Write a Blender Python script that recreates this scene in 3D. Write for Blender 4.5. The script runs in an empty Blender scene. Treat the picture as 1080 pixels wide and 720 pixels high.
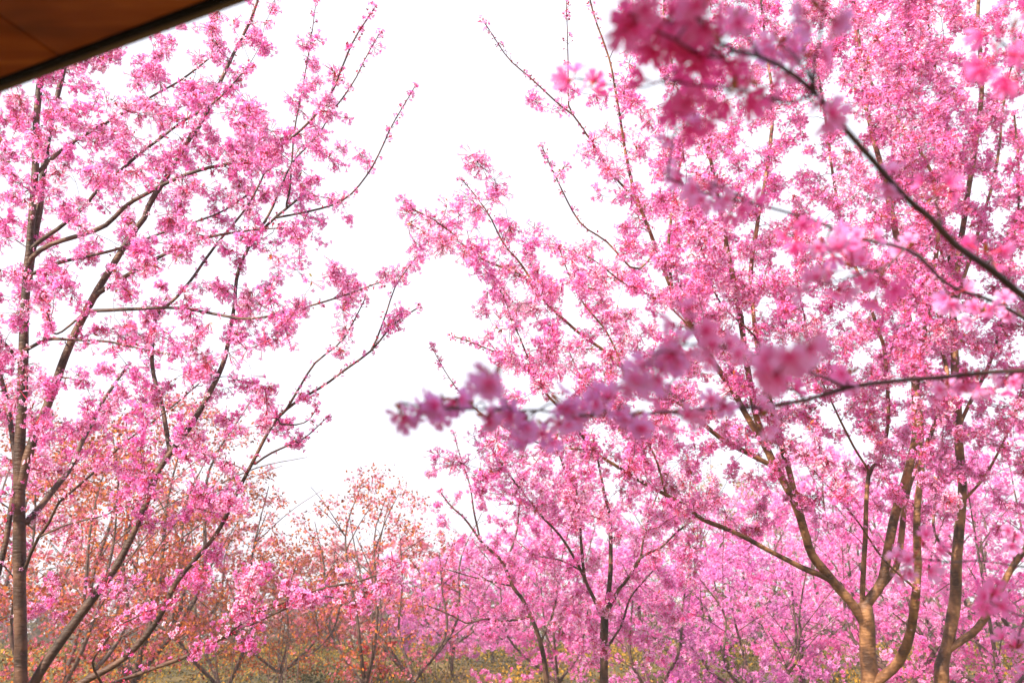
import bpy, math
import numpy as np
from mathutils import Vector

sc = bpy.context.scene
# ------------------------------------------------------------------ camera
PITCH = math.radians(19.45)
CAM = np.array([0.0, 0.0, 1.6])
FPX = 900.0
cd = bpy.data.cameras.new('camera'); cam = bpy.data.objects.new('camera', cd)
sc.collection.objects.link(cam); sc.camera = cam
cam.location = CAM; cam.rotation_euler = (math.pi/2 + PITCH, 0, 0)
cd.sensor_width = 36; cd.lens = 30; cd.clip_start = 0.02; cd.clip_end = 2000
cd.dof.use_dof = True; cd.dof.focus_distance = 5.4; cd.dof.aperture_fstop = 2.9
# ------------------------------------------------------------------ sky, sun, exposure
SUN_EL = math.radians(31); SUN_AZ = math.atan2(-0.62, -0.78)      # clockwise from +Y
W = bpy.data.worlds.new('World'); sc.world = W; W.use_nodes = True
nt = W.node_tree; bg = nt.nodes['Background']
sky = nt.nodes.new('ShaderNodeTexSky'); sky.sky_type = 'NISHITA'; sky.sun_disc = False
sky.sun_elevation = SUN_EL; sky.sun_rotation = SUN_AZ
sky.air_density = 1.0; sky.dust_density = 6.0; sky.ozone_density = 0.6; sky.altitude = 0
# a bright thin cloud deck over that sky
wtc = nt.nodes.new('ShaderNodeTexCoord'); wn = nt.nodes.new('ShaderNodeTexNoise'); wn.inputs['Scale'].default_value = 1.6; wn.inputs['Detail'].default_value = 5
nt.links.new(wtc.outputs['Generated'], wn.inputs['Vector'])
wm = nt.nodes.new('ShaderNodeMapRange'); wm.inputs[1].default_value = 0.3; wm.inputs[2].default_value = 0.6; wm.inputs[3].default_value = 0.84; wm.inputs[4].default_value = 0.97
nt.links.new(wn.outputs[0], wm.inputs[0])
wx = nt.nodes.new('ShaderNodeMix'); wx.data_type = 'RGBA'; wx.inputs[7].default_value = (2.95, 3.0, 3.35, 1)
nt.links.new(wm.outputs[0], wx.inputs[0]); nt.links.new(sky.outputs[0], wx.inputs[6]); nt.links.new(wx.outputs[2], bg.inputs[0]); bg.inputs[1].default_value = 0.15
sd = bpy.data.lights.new('sun', 'SUN'); sun = bpy.data.objects.new('sun', sd); sc.collection.objects.link(sun)
sd.energy = 4.6; sd.angle = math.radians(0.6); sd.color = (1.0, 0.84, 0.66)
tosun = Vector((math.sin(SUN_AZ)*math.cos(SUN_EL), math.cos(SUN_AZ)*math.cos(SUN_EL), math.sin(SUN_EL)))
sun.rotation_euler = tosun.to_track_quat('Z', 'Y').to_euler()
sc.view_settings.view_transform = 'Standard'; sc.view_settings.look = 'None'
sc.view_settings.gamma = 1.0; sc.view_settings.use_curve_mapping = False
sc.view_settings.exposure = 1.5
cy = sc.cycles
cy.max_bounces = 7; cy.diffuse_bounces = 4; cy.transmission_bounces = 5; cy.glossy_bounces = 1; cy.transparent_max_bounces = 4
cy.caustics_reflective = False; cy.caustics_refractive = False

rng = np.random.default_rng(11)
cp, sp = math.cos(PITCH), math.sin(PITCH)
FW = np.array([0, cp, sp]); UP = np.array([0, -sp, cp]); RT = np.array([1.0, 0, 0])
def P(px, py, d):
    return CAM + d*(FW + RT*((px-540)/FPX) + UP*((360-py)/FPX))
def proj(p):
    q = np.asarray(p) - CAM; d = q @ FW; d = np.where(np.abs(d) < 1e-4, 1e-4, d)
    return np.stack([540 + FPX*(q @ RT)/d, 360 - FPX*(q @ UP)/d, d], -1)
def ground_z(x, y):
    y = np.asarray(y, float); t = np.clip((y-5.0)/17.0, 0, 1)
    return 1.22*(t*t*(3-2*t))*1.0
def unit(v):
    v = np.asarray(v, float); return v/np.maximum(np.linalg.norm(v, axis=-1, keepdims=True), 1e-9)

# ------------------------------------------------------------------ mesh helpers
COL = sc.collection
STUFF = {'blossoms', 'twigs', 'flower_stalks', 'young_leaves', 'foliage', 'branches', 'flowers'}
def mesh_obj(name, V, F, mat, parent=None, attrs=None, smooth=False, mats=None, fmat=None):
    V = np.asarray(V, np.float32).reshape(-1, 3); F = np.asarray(F, np.int32)
    if parent is not None: V = V - np.asarray(base_of(parent), np.float32)
    me = bpy.data.meshes.new(name)
    me.vertices.add(len(V)); me.vertices.foreach_set('co', V.ravel())
    k = F.shape[1]
    me.loops.add(F.size); me.loops.foreach_set('vertex_index', F.ravel())
    me.polygons.add(len(F)); me.polygons.foreach_set('loop_start', np.arange(0, F.size, k, dtype=np.int32))
    if smooth: me.polygons.foreach_set('use_smooth', np.ones(len(F), bool))
    if fmat is not None: me.polygons.foreach_set('material_index', np.asarray(fmat, np.int32))
    for a, v in (attrs or {}).items():
        at = me.attributes.new(a, 'FLOAT', 'POINT'); at.data.foreach_set('value', np.asarray(v, np.float32).ravel())
    me.update(calc_edges=True)
    for m in (mats or [mat]): me.materials.append(m)
    o = bpy.data.objects.new(name, me); COL.objects.link(o)
    if parent is not None: o.parent = parent
    if name in STUFF: o['kind'] = 'stuff'
    return o
def base_of(o):
    b = np.zeros(3)
    while o is not None:
        b = b + np.array(o.location); o = o.parent
    return b
def thing(name, label, cat, loc=(0, 0, 0), group=None):
    o = bpy.data.objects.new(name, None); COL.objects.link(o); o.location = tuple(float(c) for c in loc)
    o.empty_display_size = 0.2
    o['label'] = label; o['category'] = cat
    if group: o['group'] = group
    return o
def tag(o, **k):
    for a, b in k.items(): o[a] = b
    return o
def tubes(P_, R_, k=5, cap=True):
    """P_ (T,m,3) polylines, R_ (T,m) radii -> verts, quads"""
    P_ = np.asarray(P_, float); R_ = np.asarray(R_, float); T, m, _ = P_.shape
    tan = np.empty_like(P_); tan[:, 1:-1] = P_[:, 2:]-P_[:, :-2]; tan[:, 0] = P_[:, 1]-P_[:, 0]; tan[:, -1] = P_[:, -1]-P_[:, -2]
    tan = unit(tan); main = unit(P_[:, -1]-P_[:, 0])
    ref = np.where(np.abs(main[:, 2:3]) < 0.8, np.array([[0, 0, 1.]]), np.array([[0.9, -0.43, 0]]))
    ref = unit(np.cross(main, ref))[:, None, :]
    n1 = unit(np.cross(tan, np.broadcast_to(ref, tan.shape))); n2 = np.cross(tan, n1)
    a = np.arange(k)*2*np.pi/k
    V = P_[:, :, None, :] + R_[:, :, None, None]*(np.cos(a)[None, None, :, None]*n1[:, :, None, :] + np.sin(a)[None, None, :, None]*n2[:, :, None, :])
    i = np.arange(m-1)[:, None]; j = np.arange(k)[None, :]; jn = (j+1) % k
    f = np.stack([i*k+j, i*k+jn, (i+1)*k+jn, (i+1)*k+j], -1).reshape(-1, 4)
    F = (np.arange(T)*m*k)[:, None, None] + f[None]
    return V.reshape(-1, 3), F.reshape(-1, 4)
def resample(pts, m):
    """Catmull-Rom through pts, m samples evenly in length"""
    p = np.asarray(pts, float)
    if len(p) < 3: p = np.array([p[0], (p[0]+p[-1])/2, p[-1]])
    q = np.vstack([2*p[0]-p[1], p, 2*p[-1]-p[-2]]); out = []
    for s in range(len(p)-1):
        a, b, c, d = q[s:s+4]
        t = np.linspace(0, 1, 9)[:-1, None]
        out.append(0.5*((2*b)+(-a+c)*t+(2*a-5*b+4*c-d)*t*t+(-a+3*b-3*c+d)*t**3))
    out = np.vstack(out+[p[-1:]])
    L = np.r_[0, np.cumsum(np.linalg.norm(np.diff(out, axis=0), axis=1))]
    s = np.linspace(0, L[-1], m)
    return np.stack([np.interp(s, L, out[:, i]) for i in range(out.shape[1])], -1)
def rand_dir(n): return unit(rng.normal(size=(n, 3)))

# ------------------------------------------------------------------ materials
def new_mat(name):
    m = bpy.data.materials.new(name); m.use_nodes = True; t = m.node_tree; t.nodes.clear()
    out = t.nodes.new('ShaderNodeOutputMaterial'); return m, t, out
def nd(t, ty, **k):
    n = t.nodes.new(ty)
    for a, b in k.items():
        if a.startswith('i_'): n.inputs[int(a[2:])].default_value = b
        else: setattr(n, a, b)
    return n
def ramp(t, stops):
    r = t.nodes.new('ShaderNodeValToRGB'); e = r.color_ramp.elements
    e[0].position, e[0].color = stops[0][0], (*stops[0][1], 1)
    e[1].position, e[1].color = stops[-1][0], (*stops[-1][1], 1)
    for p, c in stops[1:-1]:
        x = e.new(p); x.color = (*c, 1)
    return r
def petal_mat(name, centre, stops, trans=0.42):
    """thin petals: colour differs from flower to flower (rnd) and from throat to tip (pc)"""
    m, t, out = new_mat(name)
    ar = nd(t, 'ShaderNodeAttribute', attribute_name='rnd'); ac = nd(t, 'ShaderNodeAttribute', attribute_name='pc')
    r = ramp(t, stops); t.links.new(ar.outputs['Fac'], r.inputs[0])
    mx = nd(t, 'ShaderNodeMix', data_type='RGBA'); mx.inputs[6].default_value = (*centre, 1)
    mr = nd(t, 'ShaderNodeMapRange'); mr.inputs[1].default_value = 0.05; mr.inputs[2].default_value = 0.62
    t.links.new(ac.outputs['Fac'], mr.inputs[0]); t.links.new(mr.outputs[0], mx.inputs[0]); t.links.new(r.outputs[0], mx.inputs[7])
    d = nd(t, 'ShaderNodeBsdfDiffuse'); tr = nd(t, 'ShaderNodeBsdfTranslucent'); ms = nd(t, 'ShaderNodeMixShader', i_0=trans)
    t.links.new(mx.outputs[2], d.inputs[0]); t.links.new(mx.outputs[2], tr.inputs[0])
    t.links.new(d.outputs[0], ms.inputs[1]); t.links.new(tr.outputs[0], ms.inputs[2]); t.links.new(ms.outputs[0], out.inputs[0])
    return m
def bark_mat(name, c1, c2, c3, scale=1.0):
    m, t, out = new_mat(name)
    tc = nd(t, 'ShaderNodeTexCoord')
    mp = nd(t, 'ShaderNodeMapping'); mp.inputs['Scale'].default_value = (9*scale, 9*scale, 42*scale)
    t.links.new(tc.outputs['Object'], mp.inputs[0])
    n1 = nd(t, 'ShaderNodeTexNoise'); n1.inputs['Scale'].default_value = 1.6; n1.inputs['Detail'].default_value = 5
    t.links.new(mp.outputs[0], n1.inputs['Vector'])
    n2 = nd(t, 'ShaderNodeTexNoise'); n2.inputs['Scale'].default_value = 9*scale; n2.inputs['Detail'].default_value = 6
    t.links.new(tc.outputs['Object'], n2.inputs['Vector'])
    r1 = ramp(t, [(0.36, c1), (0.5, c2), (0.64, c3)]); t.links.new(n2.outputs[0], r1.inputs[0])
    r2 = ramp(t, [(0.60, (0, 0, 0)), (0.68, (1, 1, 1))]); t.links.new(n1.outputs[0], r2.inputs[0])
    mx = nd(t, 'ShaderNodeMix', data_type='RGBA'); mx.inputs[7].default_value = (c3[0]*1.5, c3[1]*1.45, c3[2]*1.4, 1)
    mu = nd(t, 'ShaderNodeMath', operation='MULTIPLY', i_1=0.25); t.links.new(r2.outputs[0], mu.inputs[0])
    t.links.new(mu.outputs[0], mx.inputs[0]); t.links.new(r1.outputs[0], mx.inputs[6])
    b = nd(t, 'ShaderNodeBsdfPrincipled'); b.inputs['Roughness'].default_value = 0.62
    t.links.new(mx.outputs[2], b.inputs['Base Color'])
    ad = nd(t, 'ShaderNodeMath', operation='ADD'); t.links.new(n1.outputs[0], ad.inputs[0]); t.links.new(n2.outputs[0], ad.inputs[1])
    bp = nd(t, 'ShaderNodeBump'); bp.inputs['Strength'].default_value = 1.0; bp.inputs['Distance'].default_value = 0.008
    t.links.new(ad.outputs[0], bp.inputs['Height']); t.links.new(bp.outputs[0], b.inputs['Normal'])
    t.links.new(b.outputs[0], out.inputs[0]); return m
def leaf_mat(name, stops, trans=0.35):
    m, t, out = new_mat(name)
    ar = nd(t, 'ShaderNodeAttribute', attribute_name='rnd'); r = ramp(t, stops); t.links.new(ar.outputs['Fac'], r.inputs[0])
    d = nd(t, 'ShaderNodeBsdfDiffuse'); tr = nd(t, 'ShaderNodeBsdfTranslucent'); ms = nd(t, 'ShaderNodeMixShader', i_0=trans)
    for s in (d, tr): t.links.new(r.outputs[0], s.inputs[0])
    t.links.new(d.outputs[0], ms.inputs[1]); t.links.new(tr.outputs[0], ms.inputs[2]); t.links.new(ms.outputs[0], out.inputs[0])
    return m
MAT = {}
MAT['pink'] = petal_mat('petals pink', (0.82, 0.05, 0.26), [(0, (0.84, 0.13, 0.52)), (0.2, (0.88, 0.24, 0.68)), (0.45, (0.91, 0.4, 0.81)), (0.7, (0.94, 0.57, 0.9)), (0.87, (0.96, 0.77, 0.95)), (1, (0.97, 0.89, 0.96))], 0.56)
MAT['rose'] = petal_mat('petals rose', (0.78, 0.05, 0.24), [(0, (0.8, 0.12, 0.48)), (0.3, (0.85, 0.24, 0.65)), (0.62, (0.9, 0.4, 0.78)), (0.85, (0.93, 0.58, 0.89)), (1, (0.96, 0.82, 0.94))], 0.56)
MAT['mauve'] = petal_mat('petals mauve', (0.62, 0.06, 0.28), [(0, (0.66, 0.14, 0.5)), (0.4, (0.76, 0.27, 0.66)), (0.8, (0.84, 0.43, 0.8)), (1, (0.92, 0.7, 0.9))], 0.5)
MAT['mauveshade'] = petal_mat('petals of the near cherry', (0.84, 0.05, 0.26), [(0, (0.92, 0.13, 0.46)), (0.35, (0.92, 0.36, 0.72)), (0.65, (0.92, 0.5, 0.84)), (0.8, (0.84, 0.4, 0.82)), (1, (0.78, 0.36, 0.8))], 0.62)  # lilac stops carry the bluish sky light of the shade as petal colour
MAT['coral'] = petal_mat('petals coral', (0.45, 0.04, 0.08), [(0, (0.48, 0.08, 0.15)), (0.4, (0.64, 0.16, 0.26)), (0.8, (0.74, 0.28, 0.42)), (1, (0.86, 0.52, 0.64))], 0.46)
MAT['bud'] = leaf_mat('calyx and buds', [(0, (0.20, 0.03, 0.03)), (0.5, (0.50, 0.04, 0.10)), (1, (0.72, 0.10, 0.20))], 0.1)
MAT['young'] = leaf_mat('young bronze leaves', [(0, (0.26, 0.05, 0.035)), (0.5, (0.42, 0.11, 0.045)), (0.8, (0.40, 0.17, 0.055)), (1, (0.22, 0.19, 0.06))], 0.35)
MAT['bronze'] = leaf_mat('bronze foliage', [(0, (0.12, 0.030, 0.018)), (0.35, (0.34, 0.08, 0.030)), (0.7, (0.54, 0.19, 0.030)), (1, (0.52, 0.13, 0.11))], 0.35)
MAT['olive'] = leaf_mat('olive foliage', [(0, (0.10, 0.095, 0.03)), (0.5, (0.24, 0.18, 0.05)), (1, (0.42, 0.24, 0.09))], 0.35)
MAT['bark'] = bark_mat('cherry bark', (0.020, 0.010, 0.007), (0.050, 0.023, 0.015), (0.115, 0.058, 0.037))
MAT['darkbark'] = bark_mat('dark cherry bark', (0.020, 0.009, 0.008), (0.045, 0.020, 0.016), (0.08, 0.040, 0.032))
MAT['barklit'] = bark_mat('sunlit tan bark', (0.045, 0.019, 0.010), (0.15, 0.070, 0.032), (0.32, 0.168, 0.078))  # cherry bark with the sun's warmth and brightness put into the colour
MAT['twig'] = bark_mat('twig bark', (0.03, 0.015, 0.013), (0.065, 0.033, 0.027), (0.12, 0.065, 0.052), 2.0)

# ------------------------------------------------------------------ flower templates
def flower_template(kind):
    V = []; F = []; PC = []
    for k in range(5):
        a = k*2*math.pi/5; ca, sa = math.cos(a), math.sin(a)
        if kind == 'hi':
            rows = [(0.05, 0.06), (0.32, 0.20), (0.62, 0.34), (0.86, 0.33), (1.0, 0.17)]
            b = len(V)
            for y, w in rows:
                for s in (-1, -0.45, 0.45, 1):
                    yy = y - (0.10 if (y > 0.95 and abs(s) < 0.5) else 0.0)
                    z = 0.30*yy**1.5 + 0.16*(s*w)**2*2 - 0.12*max(0, yy-0.7)
                    V.append((ca*yy - sa*s*w, sa*yy + ca*s*w, z)); PC.append(yy)
            for i in range(4):
                for j in range(3): F.append((b+i*4+j, b+i*4+j+1, b+i*4+j+5, b+i*4+j+4))
        else:
            b = len(V)
            for x, y, z, pc in ((0.04, 0, 0, 0), (0.64, -0.35, 0.24, 0.7), (1.0, 0.0, 0.20, 1.0), (0.64, 0.35, 0.24, 0.7)):
                V.append((ca*x - sa*y, sa*x + ca*y, z)); PC.append(pc)
            F.append((b, b+1, b+2, b+3))
    return np.array(V), np.array(F), np.array(PC)
FT = {'hi': flower_template('hi'), 'lo': flower_template('lo')}
def frames(z):
    z = unit(z); r = rand_dir(len(z)); x = unit(np.cross(z, r)); y = np.cross(z, x); return x, y, z
def scatter(tmpl, pos, dirs, scale, rnd=None, jitter=0.12):
    V, F, PC = tmpl; n = len(pos); x, y, z = frames(dirs)
    scale = np.broadcast_to(scale, (n,))
    st = V[None]*(1+rng.uniform(-jitter, jitter, (n, len(V), 1)))
    # flowers open to different degrees
    st = st*np.array([1, 1, 1.0]); st[:, :, 2] *= rng.uniform(0.3, 3.2, (n, 1))
    W_ = pos[:, None] + scale[:, None, None]*(st[:, :, 0:1]*x[:, None]+st[:, :, 1:2]*y[:, None]+st[:, :, 2:3]*z[:, None])
    Fo = (np.arange(n)*len(V))[:, None, None]+F[None]
    rnd = rng.random(n) if rnd is None else rnd
    return W_.reshape(-1, 3), Fo.reshape(-1, F.shape[1]), {'rnd': np.repeat(rnd, len(V)), 'pc': np.tile(PC, n)}
def leaf_quads(pos, dirs, L, w=0.4):
    n = len(pos); x, y, z = frames(dirs); L = np.broadcast_to(L, (n,))[:, None]
    bend = rng.uniform(-0.25, 0.25, (n, 1))*L
    V = np.stack([pos, pos+z*L*.5+x*L*w*.5+y*bend*.5, pos+z*L+y*bend, pos+z*L*.5-x*L*w*.5+y*bend*.5], 1)
    F = np.arange(n*4).reshape(n, 4)
    return V.reshape(-1, 3), F, {'rnd': np.repeat(rng.random(n), 4)}

# ------------------------------------------------------------------ growing shoots towards points of the crown
class Tree:
    def __init__(s): s.pos = []; s.tan = []; s.rad = []; s.limb = []; s.limbs = []; s.shoots = []
    def add_line(s, pts, rad, lid):
        t = np.gradient(pts, axis=0)
        s.pos.append(pts); s.tan.append(unit(t)); s.rad.append(rad); s.limb.append(np.full(len(pts), lid))
    def add_limb(s, pts, r0, r1, m=None, name='branch', power=1.0, kids=True):
        pts = np.asarray(pts, float)
        L = np.linalg.norm(np.diff(pts, axis=0), axis=1).sum(); m = m or int(np.clip(L/0.07, 8, 60))
        q = resample(pts, m)
        wob = rng.normal(0, 1, (m, 3)); wob = (wob+np.roll(wob, 1, 0)+np.roll(wob, -1, 0))/3; wob[0] = 0
        q = q + wob*min(0.006, 0.25*r1+0.001)
        u = np.linspace(0, 1, m)**power
        r = r0+(r1-r0)*u; g_ = np.convolve(rng.normal(0, 0.05, m+4), np.ones(5)/5, 'valid'); r = r*(1+0.04*np.sin(u*17+r0*900)+g_)
        r[0] *= 1.12
        lid = len(s.limbs); s.limbs.append(dict(pts=q, rad=r, name=name)); 
        if kids: s.add_line(q, r, lid)
        return lid
    def grow(s, A, upbias=0.25, m=8, r_scale=1.0, dir_pen=0.55, maxlen=1.6):
        if len(A) == 0: return
        pos = np.vstack(s.pos); tan = np.vstack(s.tan); rad = np.concatenate(s.rad); lim = np.concatenate(s.limb)
        d0 = np.array([np.min(np.linalg.norm(pos-a, axis=1)) for a in A]); A = A[np.argsort(d0)]
        cap = len(pos)+len(A)*m; PP = np.empty((cap, 3)); TT = np.empty((cap, 3)); RR = np.empty(cap); LL = np.empty(cap, int)
        n = len(pos); PP[:n] = pos; TT[:n] = tan; RR[:n] = rad; LL[:n] = lim
        for a in A:
            v = a-PP[:n]; d = np.linalg.norm(v, axis=1)+1e-6
            cos = np.einsum('ij,ij->i', v, TT[:n])/d
            cost = d*(1+dir_pen*(1-cos)) + 0.25*np.maximum(0, -v[:, 2]) + 3.0*np.maximum(0, 0.0022-RR[:n])*100*0.02
            j = int(np.argmin(cost)); dd = d[j]
            if dd > maxlen: continue
            p0 = PP[j]; t0 = TT[j]
            c1 = p0+unit(t0*0.9+unit(a-p0)*0.8)*dd*0.38
            c2 = a-unit(unit(a-p0)+np.array([0, 0, upbias*1.6])+rng.normal(0, .22, 3))*dd*0.34
            u = np.linspace(0, 1, m)[:, None]
            q = (1-u)**3*p0+3*(1-u)**2*u*c1+3*(1-u)*u*u*c2+u**3*a
            q[1:-1] += rng.normal(0, 0.012*dd, (m-2, 3))
            r0 = min(RR[j]*0.72, (0.0020+0.0048*dd)*r_scale); r0 = max(r0, 0.0016*r_scale); r1 = min(r0, 0.0014*r_scale)
            rr = r0+(r1-r0)*np.linspace(0, 1, m)
            s.shoots.append((q, rr, LL[j]))
            PP[n:n+m] = q; TT[n:n+m] = unit(np.gradient(q, axis=0)); RR[n:n+m] = rr; LL[n:n+m] = LL[j]; n += m
RND = []
def clump_flowers(shoots, per, length, fr, spread, down=0.35, bare=0.0):
    """umbels of flowers along the outer end of each shoot; returns pos, dir, anchor, limb id, scale"""
    pos, dr, an, li, sc_ = [], [], [], [], []; RND.clear()
    for (q, r, lid) in shoots:
        if rng.random() < bare: continue
        L = np.linalg.norm(np.diff(q, axis=0), axis=1).sum()
        k = int(max(2, rng.normal(per, per*0.35)))
        big = rng.uniform(0.7, 1.3)
        ln = min(L, length*rng.uniform(0.6, 1.5)); k = int(max(2, k*(0.35+0.65*ln/length)*big))
        nn = max(2, int(ln/0.035)); tn = 1-rng.random(nn)*ln/L*np.linspace(0.2, 1, nn); tn[0] = 1
        t = rng.choice(tn, k)+rng.normal(0, 0.004/max(L, .05), k); t = np.clip(t, 0, 1)
        f = t*(len(q)-1); i = np.minimum(f.astype(int), len(q)-2); w = (f-i)[:, None]
        a = q[i]*(1-w)+q[i+1]*w
        # one direction per node so that the flowers of an umbel stay together
        key = np.round(t*60).astype(int) % 17; nd_ = rand_dir(17)[key]
        d = unit(nd_*1.0+rand_dir(k)*0.75+np.array([0, 0, -down]))
        Lp = rng.uniform(0.35, 1.0, k)*spread*big
        pos.append(a+d*Lp[:, None]); dr.append(unit(d+rand_dir(k)*0.55)); an.append(a); li.append(np.full(k, lid)); RND.append(np.clip(0.55*rng.random()+0.5*rng.random(k)-0.02, 0, 1)); sc_.append(fr*rng.uniform(0.75, 1.15, k))
    return [np.concatenate(x) for x in (pos, dr, an, li, sc_)]

# ------------------------------------------------------------------ ground
def build_ground():
    m, t, out = new_mat('meadow soil and grass')
    tc = nd(t, 'ShaderNodeTexCoord')
    n1 = nd(t, 'ShaderNodeTexNoise'); n1.inputs['Scale'].default_value = 0.7; n1.inputs['Detail'].default_value = 8
    n2 = nd(t, 'ShaderNodeTexNoise'); n2.inputs['Scale'].default_value = 9; n2.inputs['Detail'].default_value = 6
    for n in (n1, n2): t.links.new(tc.outputs['Object'], n.inputs['Vector'])
    r = ramp(t, [(0.3, (0.04, 0.04, 0.018)), (0.45, (0.08, 0.07, 0.025)), (0.55, (0.17, 0.12, 0.035)), (0.7, (0.14, 0.075, 0.04))])
    ad = nd(t, 'ShaderNodeMath', operation='MULTIPLY_ADD', i_1=0.35, i_2=0.0); t.links.new(n2.outputs[0], ad.inputs[0])
    mu = nd(t, 'ShaderNodeMath', operation='MULTIPLY_ADD', i_1=0.65); t.links.new(n1.outputs[0], mu.inputs[0]); t.links.new(ad.outputs[0], mu.inputs[2])
    t.links.new(mu.outputs[0], r.inputs[0])
    b = nd(t, 'ShaderNodeBsdfPrincipled'); b.inputs['Roughness'].default_value = 0.95
    t.links.new(r.outputs[0], b.inputs['Base Color'])
    bp = nd(t, 'ShaderNodeBump'); bp.inputs['Strength'].default_value = 0.8; bp.inputs['Distance'].default_value = 0.08
    t.links.new(n2.outputs[0], bp.inputs['Height']); t.links.new(bp.outputs[0], b.inputs['Normal']); t.links.new(b.outputs[0], out.inputs[0])
    xs = np.r_[-220, -140, -80, np.linspace(-50, 50, 101), 80, 140, 220]; ys = np.r_[-60, -30, np.linspace(-12, 60, 145), 90, 150, 300]
    X, Y = np.meshgrid(xs, ys, indexing='ij'); Z = ground_z(X, Y)+0.02*np.sin(X*1.7+Y)*np.sin(Y*1.3)*(np.abs(X) < 60)
    nx, ny = X.shape; V = np.stack([X, Y, Z], -1).reshape(-1, 3)
    i, j = np.meshgrid(np.arange(nx-1), np.arange(ny-1), indexing='ij'); a = (i*ny+j).ravel()
    o = mesh_obj('ground', V, np.stack([a, a+ny, a+ny+1, a+1], -1), m, smooth=True); o['kind'] = 'structure'
build_ground()

# ------------------------------------------------------------------ pavilion eave above the camera
def build_pavilion():
    z = 2.5
    a = np.array([-.885, 1.268]); b = np.array([-.408, 1.052]); d = (b-a)/np.linalg.norm(b-a); n = np.array([-d[1], d[0]])   # n: outwards
    if n[1] < 0: n = -n
    def uv(u, v, zz): q = a+d*u+n*v; return (q[0], q[1], zz)
    root = thing('pavilion', 'brown timber pavilion roof edge with dark fascia in the upper left corner', 'pavilion', (a[0], a[1], 0))
    def box(name, u0, u1, v0, v1, z0, z1, mat, bev=0.003):
        V = [uv(u, v, zz) for zz in (z0, z1) for (u, v) in ((u0, v0), (u1, v0), (u1, v1), (u0, v1))]
        F = [(0, 3, 2, 1), (4, 5, 6, 7), (0, 1, 5, 4), (1, 2, 6, 5), (2, 3, 7, 6), (3, 0, 4, 7)]
        o = mesh_obj(name, V, F, mat, root)
        md = o.modifiers.new('bevel', 'BEVEL'); md.width = bev; md.segments = 2
        return o
    m, t, out = new_mat('stained soffit plywood')
    tc = nd(t, 'ShaderNodeTexCoord'); mp = nd(t, 'ShaderNodeMapping'); mp.inputs['Rotation'].default_value = (0, 0, -math.atan2(d[1], d[0])); mp.inputs['Scale'].default_value = (2.2, 22, 2)
    t.links.new(tc.outputs['Object'], mp.inputs[0])
    n1 = nd(t, 'ShaderNodeTexNoise'); n1.inputs['Scale'].default_value = 1.3; n1.inputs['Detail'].default_value = 7; n1.inputs['Distortion'].default_value = 0.8
    t.links.new(mp.outputs[0], n1.inputs['Vector'])
    n2 = nd(t, 'ShaderNodeTexNoise'); n2.inputs['Scale'].default_value = 4; n2.inputs['Detail'].default_value = 3; t.links.new(tc.outputs['Object'], n2.inputs['Vector'])
    vo = nd(t, 'ShaderNodeTexVoronoi'); vo.inputs['Scale'].default_value = 4.2; t.links.new(tc.outputs['Object'], vo.inputs['Vector'])
    r = ramp(t, [(0.3, (0.09, 0.020, 0.006)), (0.48, (0.27, 0.062, 0.016)), (0.6, (0.44, 0.13, 0.035))])
    av = nd(t, 'ShaderNodeMath', operation='MULTIPLY_ADD', i_1=0.5); t.links.new(n1.outputs[0], av.inputs[0])
    h = nd(t, 'ShaderNodeMath', operation='MULTIPLY', i_1=0.5); t.links.new(n2.outputs[0], h.inputs[0]); t.links.new(h.outputs[0], av.inputs[2]); t.links.new(av.outputs[0], r.inputs[0])
    kr = ramp(t, [(0.03, (0.12, 0.10, 0.10)), (0.07, (1, 1, 1))]); t.links.new(vo.outputs['Distance'], kr.inputs[0])
    mx = nd(t, 'ShaderNodeMix', data_type='RGBA', blend_type='MULTIPLY', i_0=1.0); t.links.new(r.outputs[0], mx.inputs[6]); t.links.new(kr.outputs[0], mx.inputs[7])
    bs = nd(t, 'ShaderNodeBsdfPrincipled'); bs.inputs['Roughness'].default_value = 0.6; bs.inputs['Specular IOR Level'].default_value = 0.12; t.links.new(mx.outputs[2], bs.inputs['Base Color']); t.links.new(bs.outputs[0], out.inputs[0])
    def flat(name, c, ro=0.6):
        m2, t2, o2 = new_mat(name); q = nd(t2, 'ShaderNodeTexNoise'); q.inputs['Scale'].default_value = 14; q.inputs['Detail'].default_value = 5
        rr = ramp(t2, [(0.3, tuple(x*0.75 for x in c)), (0.7, tuple(x*1.25 for x in c))]); t2.links.new(q.outputs[0], rr.inputs[0])
        bb = nd(t2, 'ShaderNodeBsdfPrincipled'); bb.inputs['Roughness'].default_value = ro; bb.inputs['Specular IOR Level'].default_value = 0.08; t2.links.new(rr.outputs[0], bb.inputs['Base Color']); t2.links.new(bb.outputs[0], o2.inputs[0]); return m2
    dark = flat('dark fascia paint', (0.004, 0.003, 0.003)); grey = flat('weathered roof edge', (0.14, 0.105, 0.095)); wood = flat('post wood', (0.22, 0.10, 0.05))
    u = -3.2
    J = 0.155        # the joint seen near the top of the picture
    for k, (u0, u1) in enumerate(((J-2.44, J-1.22), (J-1.217, J-0.003), (J, J+1.22), (J+1.223, J+2.44))):
        box('soffit_board', u0, u1, -2.4, -0.024, z+0.022, z+0.040, m, 0.002)
    box('fascia', J-2.5, J+2.5, -0.022, -0.010, z+0.017, z+0.13, dark, 0.004)
    box('drip_edge', J-2.52, J+2.52, -0.008, 0.004, z+0.020, z+0.15, grey, 0.003)
    box('roof_deck', J-2.5, J+2.5, -2.45, -0.024, z+0.045, z+0.13, dark, 0.004)
    for u in (J-2.35, J+2.35):
        for v in (-2.3,): box('post', u-0.06, u+0.06, v-0.06, v+0.06, 0.0, z+0.02, wood, 0.006)
    box('post', J-2.41, J-2.29, -0.35, -0.23, 0.0, z+0.02, wood, 0.006)
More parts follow.
